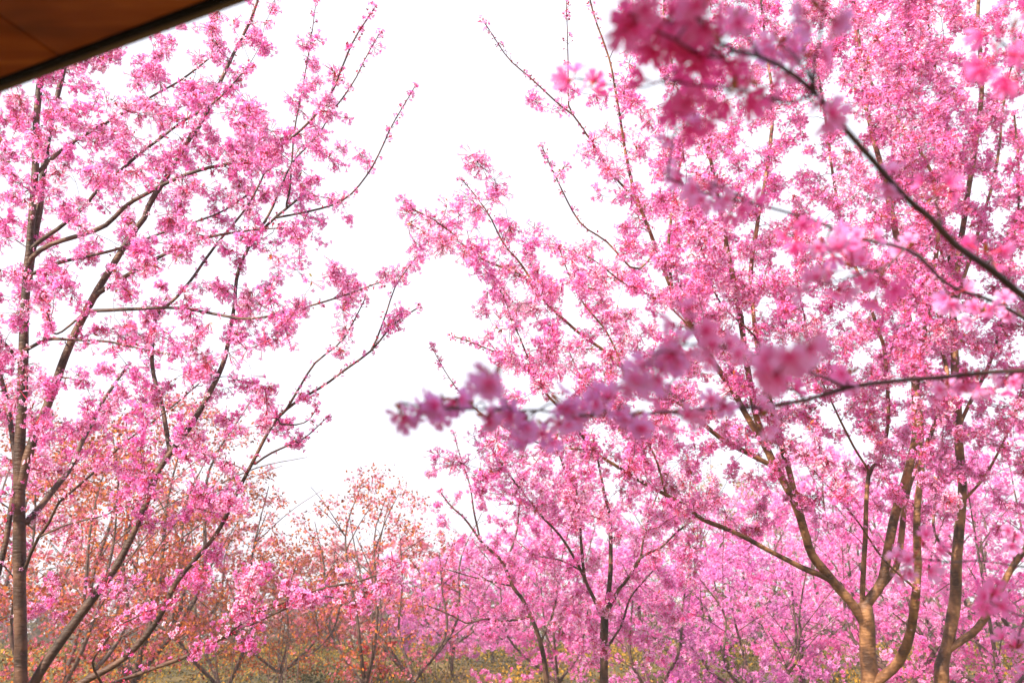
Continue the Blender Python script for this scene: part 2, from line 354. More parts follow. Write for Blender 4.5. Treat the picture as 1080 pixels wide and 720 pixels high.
    box('post', J+2.29, J+2.41, -0.55, -0.43, 0.0, z+0.02, wood, 0.006)
build_pavilion()

# ------------------------------------------------------------------ how thickly the crowns bloom, seen over the frame (40 px cells of the photograph)
DENS = np.array([[int(c) for c in r] for r in (
 "555555311210000035666777777",
 "555555513320000124567777777",
 "556777634320012455665767677",
 "767457765240001334555466777",
 "763677754342200334556566767",
 "645766556423551236666667767",
 "656754444124633466777677777",
 "654565435341355566776777777",
 "653466654431154466777776677",
 "665787754341145456667766677",
 "667787641001234566666666666",
 "667766620012223565566666566",
 "566665310012456667666555666",
 "345565410003557777777666666",
 "344454300002467777777777766",
 "333444444321357777777777777",
 "122233322321245667777777777",
 "122221100000012345667777777")], float)
NEAR = DENS.copy()
for j_, r_ in ((10, '66777754210'), (11, '56665543200'), (12, '44332221000'), (13, '12343421000'), (14, '23111531111'), (15, '24442444663'), (16, '12244331100'), (17, '10000210000')):
    NEAR[j_, :11] = [int(c) for c in r_]
for j_, f_ in ((11, .9), (12, .7), (13, .45), (14, .22), (15, .10), (16, .05), (17, .03)): NEAR[j_, 11:] *= f_
def dens(px, py, DENS=DENS):
    x = np.clip(px/40-0.5, 0, 25.999); y = np.clip(py/40-0.5, 0, 16.999)
    i = x.astype(int); j = y.astype(int); fx = x-i; fy = y-j
    return (DENS[j, i]*(1-fx)+DENS[j, i+1]*fx)*(1-fy)+(DENS[j+1, i]*(1-fx)+DENS[j+1, i+1]*fx)*fy

def build_limbs(T, table, root_d, limb_mat_sel=None):
    """table: name -> (parent, tip depth, w0, w1, [(x, y), ...]) with widths in photo pixels at that depth"""
    info = {}
    for key, (par, d1, w0, w1, pts) in table.items():
        px = np.array(pts, float)
        L = np.r_[0, np.cumsum(np.linalg.norm(np.diff(px, axis=0), axis=1))]; u = L/L[-1]
        if par is None:
            d0 = root_d
            W3 = np.array([P(x, y, d0+(d1-d0)*t) for (x, y), t in zip(px, u)])
            foot = W3[0].copy(); foot[2] = ground_z(0, foot[1])-0.05; mid = (foot+W3[0])/2
            W3 = np.vstack([foot, mid, W3]); r0 = w0/2*d0/FPX*1.12
            name = 'trunk'
        else:
            pl = T.limbs[info[par]]['pts']; pp = proj(pl); j = int(np.argmin(np.hypot(pp[:, 0]-px[0, 0], pp[:, 1]-px[0, 1])))
            d0 = pp[j, 2]
            W3 = np.array([P(x, y, d0+(d1-d0)*t**1.1) for (x, y), t in zip(px, u)])
            if np.hypot(pp[j, 0]-px[0, 0], pp[j, 1]-px[0, 1]) > 3: W3 = np.vstack([pl[j], W3])
            else: W3[0] = pl[j]
            r0 = min(w0/2*d0/FPX*0.9, T.limbs[info[par]]['rad'][j]*1.05); name = 'branch'
        info[key] = T.add_limb(W3, r0, w1/2*d1/FPX*(0.75 if par else 1), name=name, power=0.8)
    return info

def emit_tree(T, root, bark, petals, flowers=None, leaves=None, hi=False, pedicels=True, twig='twig', per_limb=True, buds=26):
    limb_objs = {}
    for i, L in enumerate(T.limbs):
        q, r = L['pts'], L['rad']; e = unit(q[-1]-q[-2])
        q = np.vstack([q, q[-1]+e*r[-1]*0.55, q[-1]+e*r[-1]*0.85]); r = np.r_[r, r[-1]*0.75, r[-1]*0.05]
        if L['rad'].max() > 0.02:
            kn = np.zeros(len(r)); 
            for c in rng.integers(1, max(2, len(r)-3), max(1, len(r)//6)): kn[c] = rng.uniform(.03, .10); kn[c+1] = max(kn[c+1], kn[c]*.6)
            r = r*(1+kn)
        V, F = tubes(q[None], r[None], 14 if L['rad'].max() > 0.02 else 8)
        limb_objs[i] = mesh_obj(L['name'], V, F, MAT[bark], root, smooth=True)
    if T.shoots:
        lid = np.array([s[2] for s in T.shoots])
        for i in (np.unique(lid) if per_limb else [None]):
            S = [s for s in T.shoots if i is None or s[2] == i]
            V, F = tubes(np.array([s[0] for s in S]), np.array([s[1] for s in S]), 4)
            mesh_obj('twigs', V, F, MAT[twig], limb_objs[i] if per_limb else root, smooth=True)
    if flowers is not None:
        pos, dr, an, li, fs = flowers
        for i in (np.unique(li) if per_limb else [None]):
            k = (li == i) if i is not None else np.ones(len(li), bool)
            V, F, at = scatter(FT['hi' if hi else 'lo'], pos[k], dr[k], fs[k], np.concatenate(RND)[k])
            par = limb_objs[i] if per_limb else root
            mesh_obj('blossoms', V, F, MAT[petals], par, at)
            if pedicels:
                p1 = pos[k]-dr[k]*fs[k][:, None]*0.05; p0 = an[k]; mid = p0*0.25+p1*0.75-dr[k]*0.004
                thin = 0.0006; fat = 0.0022
                PPt = np.stack([p0, mid, p1], 1); RRt = np.tile([thin, fat*0.7, fat], (len(p0), 1))
                V, F = tubes(PPt, RRt, 3)
                mesh_obj('flower_stalks', V, F, MAT['bud'], par, {'rnd': np.repeat(rng.random(len(p0)), 9)})
    if leaves is not None and len(leaves[0]):
        V, F, at = leaf_quads(*leaves); mesh_obj('young_leaves', V, F, MAT['young'], root, at)
    if buds:
        for i, L in enumerate(T.limbs):
            if L['name'] == 'trunk' and L['rad'][-1] > 0.0125: continue
            q = L['pts']; n = len(q); ln = np.linalg.norm(np.diff(q, axis=0), axis=1).sum(); k = int(ln*buds*1.3)
            if k < 2: continue
            t = 1-(1-0.25)*rng.random(k)**1.3; t[:3] = 1; f = t*(n-1); a_ = np.minimum(f.astype(int), n-2); w = (f-a_)[:, None]
            c = q[a_]*(1-w)+q[a_+1]*w; ax = unit(q[a_+1]-q[a_])
            side = unit(np.cross(ax, rand_dir(k))); tip = c+unit(side+ax*0.8)*rng.uniform(.008, .03, (k, 1))
            V, F = tubes(np.stack([c, c*.4+tip*.6, tip], 1), np.tile([.0017, .0013, .0009], (k, 1)), 3)
            m4 = 4; tp = np.repeat(tip, m4, 0); V2, F2, _ = leaf_quads(tp, unit(np.repeat(unit(side+ax), m4, 0)+rand_dir(k*m4)*.7), rng.uniform(.008, .02, k*m4), .5)
            mesh_obj('twigs', np.vstack([V, V2]), np.vstack([F, F2+len(V)]), MAT['bud'], limb_objs[i], {'rnd': np.r_[np.full(len(V), .1), np.repeat(rng.random(k*m4), 4)]})
            kf = rng.random(k) < 0.42; kf[:3] = True; tf = np.repeat(tip[kf], 2, 0)
            dd_ = unit(rand_dir(len(tf))+[0, 0, -.1]); V, F, at = scatter(FT['lo'], tf+dd_*.012, dd_, .0135)
            mesh_obj('blossoms', V, F, MAT[petals], limb_objs[i], at)
    return limb_objs
def young(shoots, n, L=0.028):
    pos = []; dr = []
    for (q, r, l) in shoots:
        if rng.random() < 0.4: continue
        k = rng.integers(1, n+1); i = rng.integers(len(q)//2, len(q), k)
        pos.append(q[i]); dr.append(unit(rand_dir(k)+unit(q[-1]-q[0])*0.8+np.array([0, 0, .3])))
    return (np.vstack(pos), np.vstack(dr), L*rng.uniform(0.6, 1.4, sum(map(len, pos))), 0.42)

def crown_points(T, xr, yr, rate, sig, dmin, maxpx, D=DENS):
    """points of the crown round the limbs, thick where the crown blooms thickly"""
    nodes = np.vstack(T.pos); pp = proj(nodes)
    out = []
    N = int((xr[1]-xr[0])*(yr[1]-yr[0])/1600*rate*9)
    x = rng.uniform(xr[0], xr[1], N); y = rng.uniform(yr[0], yr[1], N)
    keep = rng.random(N) < np.clip((dens(x, y, D)-1.0)/6.5, 0, 1)**1.25
    # clumpiness
    ph = rng.uniform(0, 6.28, 2)
    keep &= (np.sin(x*0.125+np.sin(y*0.071+ph[0])*2.1)+np.sin(y*0.131+np.sin(x*0.063+ph[1])*2.0)+rng.normal(0, 0.55, N)) > -0.15
    for a, b in zip(x[keep], y[keep]):
        dd = np.hypot(pp[:, 0]-a, pp[:, 1]-b); j = int(np.argmin(dd+rng.uniform(0, 25, len(dd))))
        if dd[j] > maxpx: continue
        d = max(dmin, pp[j, 2]+rng.normal(0, sig))
        q = P(a, b, d)
        if q[2] < ground_z(0, q[1])+0.35: continue
        out.append(q)
    return np.array(out)

# ------------------------------------------------------------------ the near left cherry
A_T = {
 'a0': (None, 5.1, 16, 4.5, [(22,800),(22,720),(21,640),(20,560),(20,500),(22,440),(25,380),(26,330),(28,290),(32,250),(35,210),(38,150),(40,110),(46,60),(55,10),(60,-60)]),
 'a0b': ('a0', 5.4, 11, 4, [(28,300),(36,250),(42,215),(50,150),(62,95),(75,50),(95,0),(110,-50)]),
 'a1': ('a0', 5.3, 12, 3, [(22,515),(30,478),(50,427),(67,380),(83,343),(100,312),(113,290),(130,262),(142,243),(152,230),(160,210),(180,180),(200,147),(215,125),(245,60),(265,20),(280,-30)]),
 'a1a': ('a1', 4.4, 6, 2, [(100,312),(130,293),(165,272),(205,254),(250,245),(300,240)]),
 'a1b': ('a1', 4.6, 5, 2, [(97,328),(140,326),(190,325),(225,331),(260,336),(300,330),(330,322),(360,312),(400,298)]),
 'a1c': ('a0', 4.4, 6.5, 2, [(30,275),(53,258),(107,240),(133,217),(163,200),(187,188),(217,178),(240,173),(283,160),(317,137),(347,103),(360,73),(373,43),(394,10)]),
 'a1d': ('a0', 5.2, 5, 2, [(30,290),(63,277),(117,265),(173,245),(230,225),(262,205)]),
 'a1e': ('a0', 5.6, 5, 2, [(35,186),(60,163),(93,140),(133,118),(160,102),(195,82),(235,50)]),
 'a1f': ('a0', 4.6, 5.5, 2, [(33,262),(45,252),(63,240),(90,217),(103,200),(123,183),(147,163),(173,143),(187,132),(230,105),(262,70)]),
 'a1g': ('a0', 4.2, 4.5, 1.6, [(24,372),(50,358),(75,358),(110,360),(133,364),(180,374)]),
 'a1h': ('a0', 4.3, 5, 3, [(20,380),(12,370),(0,358),(-40,335)]),
 'a2': ('a0', 5.6, 13, 3, [(20,780),(35,722),(75,660),(110,615),(130,585),(150,540),(165,500),(185,470),(200,450),(215,425),(235,385),(242,350),(247,320),(250,293),(258,268),(272,248),(290,230),(320,205)]),
 'a2b': ('a2', 6.0, 6, 2.5, [(180,478),(172,430),(161,390),(162,350),(167,330),(183,317),(203,293),(215,275),(235,250),(262,215),(280,180)]),
 'a3': ('a0', 4.9, 9.5, 2, [(22,795),(45,750),(85,720),(130,695),(165,655),(185,615),(205,590),(230,560),(250,520),(270,480),(290,445),(310,425),(340,408),(360,393),(385,375),(395,366),(408,350),(420,338),(440,325)]),
 'a3a': ('a3', 4.7, 3, 1.5, [(303,432),(318,405),(330,385),(345,372),(360,360),(372,340),(385,315)]),
 'a3b': ('a3', 5.1, 3, 1.3, [(393,368),(400,350),(410,322),(418,300),(440,270)]),
 'a3c': ('a3', 4.6, 2.5, 1.3, [(292,446),(310,448),(325,443),(335,428)]),
 'a3d': ('a3', 5.6, 3.5, 1.3, [(265,492),(285,478),(320,462),(345,440)]),
 'a4': ('a0', 4.0, 7.5, 2, [(24,800),(60,762),(100,730),(120,720),(160,705),(200,690),(230,675),(265,650),(300,635),(340,620),(380,612),(425,596)]),
 'a4b': ('a4', 4.1, 4, 1.6, [(200,690),(245,668),(300,642),(345,628),(370,640)]),
 'a5': ('a4', 3.9, 3.2, 1.4, [(110,724),(97,700),(108,682),(125,660),(150,648),(185,632)]),
 'a6': ('a0', 4.1, 4.5, 1.6, [(26,600),(40,568),(52,550),(62,530),(77,517),(100,497),(117,480),(140,460),(180,430),(215,400)]),
 'a7': ('a6', 3.9, 2.6, 1.3, [(42,566),(70,553),(100,546),(125,537),(165,520)]),
 'a8': ('a0', 5.9, 9, 3.5, [(24,555),(45,532),(60,512),(75,492),(83,473),(93,453),(110,420),(135,385)]),
 'a9': ('a0', 5.3, 9, 6, [(18,795),(-18,700),(-8,640),(2,590),(10,545),(16,500),(8,430),(-5,380)]),
 'a10': ('a2', 5.2, 3.5, 1.4, [(290,230),(345,218),(370,205),(390,180),(403,155),(415,130),(430,105),(437,93)]),
 'a11': ('a1c', 4.4, 2.6, 1.3, [(335,118),(350,118),(358,108),(372,88),(385,62),(400,36)]),
 'a12': ('a2', 5.5, 2.6, 1.1, [(300,222),(305,205),(307,187),(310,143),(317,103),(328,43),(333,2)]),
 'a13': ('a2', 5.7, 3.5, 1.6, [(265,255),(280,233),(297,197),(310,170),(337,140),(352,112)]),
 'a14': ('a1b', 3.2, 3, 1.6, [(60,352),(50,330),(42,312)]),
}
GRP = 'blossoming cherry trees in the grove'
treeA = Tree(); build_limbs(treeA, A_T, 4.8)
ptsA = crown_points(treeA, (-60, 450), (-60, 700), 1.65, 0.42, 3.3, 60, NEAR)
qa = proj(ptsA); ptsA = ptsA[(qa[:, 0] < 458) & ((qa[:, 0] < 412) | (qa[:, 1] > 268))]
treeA.grow(ptsA, r_scale=0.85, maxlen=0.62)
rootA = thing('cherry_tree', 'near pink cherry with thick upright trunk and leaning stems, far left', 'cherry tree', P(22, 800, 4.8)*[1, 1, 0], GRP)
fl = clump_flowers(treeA.shoots, 54, 0.24, 0.0148, 0.062)
print('A', len(treeA.shoots), len(fl[0]))
emit_tree(treeA, rootA, 'bark', 'pink', fl, young(treeA.shoots, 3))

# ------------------------------------------------------------------ the large right cherry and its neighbour
R1_T = {
 'r0': (None, 6.3, 18, 16, [(916,800),(917,720),(916,690),(914,660),(911,640)]),
 'rl': ('r0', 5.6, 12, 4, [(912,660),(895,632),(870,602),(857,585),(848,560),(838,530),(822,500),(812,480),(805,462),(797,435),(790,400),(787,380),(782,340),(775,303),(768,270),(763,243),(755,200),(748,165),(735,130),(725,95)]),
 'rl2': ('rl', 6.6, 8, 3, [(850,568),(845,545),(838,520),(833,500),(827,480),(820,450),(813,427),(805,395),(797,350),(793,310),(792,280),(800,230),(810,170),(815,110),(808,50),(800,-20)]),
 'rl3': ('rl', 5.3, 8, 2, [(811,478),(795,450),(787,437),(770,407),(750,378),(730,345),(710,310),(693,263),(677,223),(666,190),(657,143),(650,100),(643,63),(627,17),(620,-10)]),
 'rl3a': ('rl3', 5.0, 3.2, 1.4, [(677,223),(663,203),(640,177),(625,150),(617,140),(605,122),(590,110),(560,83),(537,63),(520,38),(510,23)]),
 'rl3b': ('rl3a', 5.0, 2.2, 1.1, [(600,118),(599,90),(599,67),(598,30),(597,0)]),
 'rl3c': ('rl3', 6.0, 4, 1.8, [(710,310),(705,260),(712,200),(722,140),(712,80),(700,20),(705,-30)]),
 'rl3d': ('rl3', 5.4, 3, 1.5, [(693,263),(670,285),(640,255),(612,235),(590,195),(572,155)]),
 'rl3e': ('rl3', 5.6, 3, 1.4, [(735,352),(700,318),(660,300),(620,270),(590,262)]),
 'rll': ('rl', 5.0, 7, 1.8, [(880,612),(867,607),(850,600),(830,590),(810,580),(787,567),(765,557),(740,547),(725,535),(700,520),(680,510),(660,497),(643,487),(630,478),(610,455),(590,430),(578,417),(565,400),(553,387),(538,378),(515,368),(490,358),(478,355)]),
 'rlla': ('rll', 5.0, 3, 1.4, [(572,408),(560,385),(548,355),(538,335),(530,318),(527,300)]),
 'rllb': ('rll', 5.2, 2.4, 1.1, [(625,475),(580,470),(540,455),(500,430),(475,400),(455,365)]),
 'rllc': ('rll', 5.3, 3, 1.4, [(700,520),(690,480),(665,440),(640,420),(615,400),(600,370)]),
 'rlm': ('rl', 5.2, 6.5, 2, [(818,495),(790,478),(760,462),(735,440),(710,420),(690,405),(657,388),(640,372),(613,353),(595,337),(577,320),(560,300),(547,288),(525,280),(503,270),(485,255),(473,243),(450,228),(435,222)]),
 'rlma': ('rlm', 5.2, 3.2, 1.4, [(573,317),(562,298),(553,283),(543,270),(533,260),(525,245),(515,225),(500,205),(487,190)]),
 'rlmb': ('rlm', 5.5, 3, 1.4, [(657,388),(640,350),(615,320),(600,290),(590,262)]),
 'rlf': ('rl', 5.0, 3.4, 1.6, [(795,435),(810,400),(800,360),(760,320),(745,280),(735,240)]),
 'rc': ('r0', 6.4, 12, 4, [(912,640),(920,628),(930,613),(934,590),(937,573),(942,550),(947,530),(954,510),(960,487),(966,460),(967,440),(965,410),(963,373),(960,350),(957,327),(950,290),(945,250),(935,200),(925,160),(915,120),(905,60),(900,0),(895,-40)]),
 'rc2': ('rc', 6.9, 8, 3, [(925,622),(938,608),(948,590),(953,547),(957,520),(965,495),(985,450),(1000,400),(990,350),(1000,300),(985,240)]),
 'rc3': ('r0', 6.8, 6, 3, [(910,645),(910,613),(913,563),(914,530),(917,497),(930,480),(937,433),(933,373),(925,345),(910,300),(890,250),(880,190),(870,120),(860,60)]),
 'rc4': ('rc3', 5.8, 3, 1.6, [(917,497),(900,470),(880,430),(862,390),(850,340),(840,290),(845,230)]),
 'rs': ('r0', 5.8, 13, 11, [(917,722),(932,712),(946,700),(955,680),(961,658),(965,640),(967,620)]),
 'rsa': ('rs', 5.0, 3, 1.4, [(967,620),(953,610),(930,587),(915,565),(907,553),(893,535),(880,520),(862,500),(847,483),(830,468)]),
 'rsb': ('rs', 6.0, 9, 3, [(966,630),(968,600),(967,577),(968,530),(971,500),(972,480),(970,440),(966,410),(975,350),(985,290),(990,240),(985,190),(965,150),(940,118),(913,77),(905,30)]),
}
tree1 = Tree(); build_limbs(tree1, R1_T, 6.3)
pts1 = crown_points(tree1, (410, 1010), (-50, 640), 3.3, 0.66, 3.6, 80, NEAR)
q1 = proj(pts1); pts1 = pts1[(q1[:, 0] > 418) & ((q1[:, 0] > 480) | (q1[:, 1] > 208)) & ~((q1[:, 0] < 478) & (q1[:, 1] > 275) & (q1[:, 1] < 440))]
tree1.grow(pts1, r_scale=0.95, maxlen=0.9)
root1 = thing('cherry_tree', 'large pink cherry with many forked tan limbs beside a cut stub, right of centre', 'cherry tree', P(916, 800, 6.3)*[1, 1, 0], GRP)
fl = clump_flowers(tree1.shoots, 50, 0.25, 0.0150, 0.070)
print('1', len(tree1.shoots), len(fl[0]))
emit_tree(tree1, root1, 'barklit', 'pink', fl, young(tree1.shoots, 4))

R2_T = {
 'q0': (None, 6.9, 14, 14, [(992,800),(993,730),(993,700)]),
 'qu': ('q0', 7.2, 14, 4, [(993,700),(1000,675),(1005,650),(1008,630),(1009,600),(1010,580),(1013,545),(1015,513),(1012,480),(1010,453),(1008,410),(1007,373),(1005,330),(1010,280),(1018,220),(1028,160),(1035,90),(1032,20),(1035,-30)]),
 'qr': ('q0', 6.2, 9, 6, [(996,690),(1010,678),(1030,663),(1045,640),(1055,620),(1065,600),(1075,585),(1095,560),(1120,500),(1125,400)]),
 'qa': ('qu', 6.5, 5, 2.4, [(1010,453),(1025,420),(1045,380),(1060,320),(1068,260),(1075,200),(1070,120)]),
 'qb': ('qu', 7.6, 5, 2.4, [(1005,330),(1030,250),(1050,180),(1060,100),(1075,40)]),
 'qc': ('qu', 6.4, 4.5, 2.2, [(1012,300),(1000,270),(995,220),(1000,150),(990,90),(980,30),(975,-30)]),
 'qd': ('qu', 6.6, 4, 2, [(1014,530),(1040,500),(1065,450),(1080,400)]),
 'qe': ('qu', 7.6, 4, 2, [(1010,590),(985,560),(990,500),(995,450)]),
}
tree2 = Tree(); build_limbs(tree2, R2_T, 6.9)
pts2 = crown_points(tree2, (930, 1150), (-50, 650), 2.8, 0.66, 4.2, 85, NEAR)
tree2.grow(pts2)
root2 = thing('cherry_tree', 'pink cherry with straight trunk and curved side limb, right of the cut stub', 'cherry tree', P(992, 800, 6.9)*[1, 1, 0], GRP)
fl = clump_flowers(tree2.shoots, 50, 0.25, 0.0155, 0.070)
emit_tree(tree2, root2, 'barklit', 'rose', fl, young(tree2.shoots, 3))

# ------------------------------------------------------------------ two slender cherries in the middle
M1_T = {
 'm0': (None, 8.7, 8, 1.4, [(582,800),(577,720),(570,677),(560,650),(550,630),(540,617),(530,593),(518,580),(507,570),(490,547),(475,533),(464,518)]),
 'ma': ('m0', 8.4, 3.2, 1.6, [(560,652),(545,653),(527,655),(510,652),(493,657),(475,648),(450,638)]),
 'mb': ('m0', 9.2, 3, 1.4, [(532,597),(545,560),(548,520),(552,480),(548,450)]),
 'mc': ('m0', 8.8, 2.6, 1.2, [(507,570),(500,540),(495,510),(485,480),(478,455)]),
 'md': ('m0', 9.2, 3, 1.4, [(570,677),(585,640),(590,600),(600,560)]),
 'me': ('m0', 8.6, 2.4, 1.2, [(540,617),(515,612),(490,606),(465,598)]),
}
M2_T = {
 'n0': (None, 8.1, 9, 8.5, [(636,800),(637,720),(637,680),(638,647)]),
 'na': ('n0', 8.2, 7.5, 2.4, [(638,650),(643,613),(644,580),(643,547),(640,530),(637,520),(632,490),(625,460)]),
 'nb': ('n0', 8.0, 5, 2, [(637,652),(625,628),(617,610),(614,585),(612,557),(611,530),(605,510),(597,500),(590,480),(580,460)]),
 'nc': ('nb', 7.6, 3.6, 1.8, [(618,612),(607,590),(600,578),(587,560),(572,545),(560,530),(543,508),(523,480),(508,455)]),
 'nd': ('n0', 7.7, 5, 2, [(638,650),(652,622),(660,613),(668,600),(673,590),(685,582),(697,577),(715,560),(735,545)]),
 'ne': ('nd', 8.2, 3.4, 1.8, [(662,610),(675,590),(680,560),(690,530),(700,500)]),
 'nf': ('n0', 8.5, 3.4, 1.8, [(638,690),(655,660),(665,630),(690,600)]),
 'ng': ('nb', 8.3, 2.6, 1.4, [(615,600),(590,590),(565,585),(545,570)]),
}
def mid_tree(tab, d, label, x0, xr, yr, pet, rate, seedbark='bark'):
    T = Tree(); build_limbs(T, tab, d)
    pts = crown_points(T, xr, yr, rate*2.3, 0.5, d-2, 60)
    T.grow(pts, r_scale=1.0)
    r = thing('cherry_tree', label, 'cherry tree', P(x0, 800, d)*[1, 1, 0], GRP)
    fl = clump_flowers(T.shoots, 34, 0.24, 0.0190, 0.07)
    emit_tree(T, r, seedbark, pet, fl, young(T.shoots, 2, 0.035))
mid_tree(M1_T, 8.7, 'slender pink cherry whose thin single stem leans left, in the centre', 582, (430, 620), (440, 700), 'rose', 1.0)
mid_tree(M2_T, 8.1, 'slender pink cherry with an upright trunk forking low, just right of centre', 636, (500, 740), (440, 700), 'pink', 1.0)

# ------------------------------------------------------------------ trees further back
def auto_tree(px, d, H, R, kind, label, seed, n=110, per=16, fr=0.024, group=GRP, name='cherry_tree', cat='cherry tree', low=0.28, petals='rose', leafL=0.05, nst=4, bare=0.0):
    global rng
    keep = rng; rng = np.random.default_rng(seed)
    n = int(n*1.9); per = per*1.35; fr *= 1.05
    b = P(px, 690, d); b[2] = ground_z(b[0], b[1])-0.05
    T = Tree(); fork = rng.uniform(0.35, 0.7)
    top = b+np.array([rng.normal(0, .05), rng.normal(0, .05), fork])
    r0 = 0.016*H*rng.uniform(0.8, 1.1)
    T.add_limb([b, (b+top)/2+rng.normal(0, .02, 3), top], r0, r0*0.85, 8, 'trunk')
    az = rng.uniform(0, 6.28)
    for k in range(nst):
        a = az+k*2*math.pi/nst+rng.normal(0, .35); tilt = rng.uniform(0.35, 0.95)*R
        e = b+np.array([math.cos(a)*tilt, math.sin(a)*tilt, H*rng.uniform(0.78, 0.97)])
        m1 = top+(e-top)*0.35+np.array([math.cos(a), math.sin(a), -0.3])*0.22*R; m2 = top+(e-top)*0.7+rng.normal(0, .08, 3)
        T.add_limb([top-[0, 0, .04], m1, m2, e], r0*0.62, 0.007, 16)
        st = T.limbs[-1]['pts']
        for q in range(4):
            j = rng.integers(3, 12); a2 = a+rng.normal(0, 1.3); l = rng.uniform(0.35, 0.8)*R
            e2 = st[j]+np.array([math.cos(a2)*l, math.sin(a2)*l, l*rng.uniform(0.2, 1.1)])
            T.add_limb([st[j], st[j]*0.5+e2*0.5+[0, 0, .06*l], e2], 0.012*H/4.5, 0.004, 9)
    # crown volume
    u = rng.uniform(low, 1.0, n); prof = np.sin(np.clip((u-low)/(1.02-low), 0, 1)**0.75*math.pi)**0.6
    a = rng.uniform(0, 6.28, n); rr = R*prof*np.sqrt(rng.uniform(0.05, 1, n))
    A = b+np.stack([np.cos(a)*rr, np.sin(a)*rr, u*H], -1)+rng.normal(0, .08, (n, 3))
    T.grow(A, m=6, r_scale=1.25, maxlen=2.5)
    r = thing(name, label, cat, b, group)
    # one mesh for all the limbs of a far tree beyond its trunk
    V, F = tubes(T.limbs[0]['pts'][None], T.limbs[0]['rad'][None], 8); mesh_obj('trunk', V, F, MAT['bark'], r, smooth=True)
    Vs, Fs, o = [], [], 0
    for L in T.limbs[1:]:
        V, F = tubes(L['pts'][None], L['rad'][None], 6); Vs.append(V); Fs.append(F+o); o += len(V)
    V, F = tubes(np.array([s[0] for s in T.shoots]), np.array([s[1] for s in T.shoots]), 3); Vs.append(V); Fs.append(F+o)
    mesh_obj('branches', np.vstack(Vs), np.vstack(Fs), MAT['twig'], r, smooth=True)
    if kind in ('flower', 'both'):
        pos, dr, an, li, fs = clump_flowers(T.shoots, per*(0.75 if kind == 'both' else 1), 0.30, fr, 0.085, bare=bare)
        V, F, at = scatter(FT['lo'], pos, dr, fs, np.concatenate(RND)); mesh_obj('blossoms', V, F, MAT[petals], r, at)
    if kind in ('bronze', 'olive', 'both'):
        pos, dr, an, li, fs = clump_flowers(T.shoots, per if kind != 'both' else per*1.9, 0.4, fr, 0.12, bare=bare)
        V, F, at = leaf_quads(pos, dr, leafL*rng.uniform(0.6, 1.3, len(pos)), 0.55)
        mesh_obj('foliage', V, F, MAT['olive' if kind == 'olive' else 'bronze'], r, at)
    rng = keep
GB = 'bronze-leaved trees at the back left'
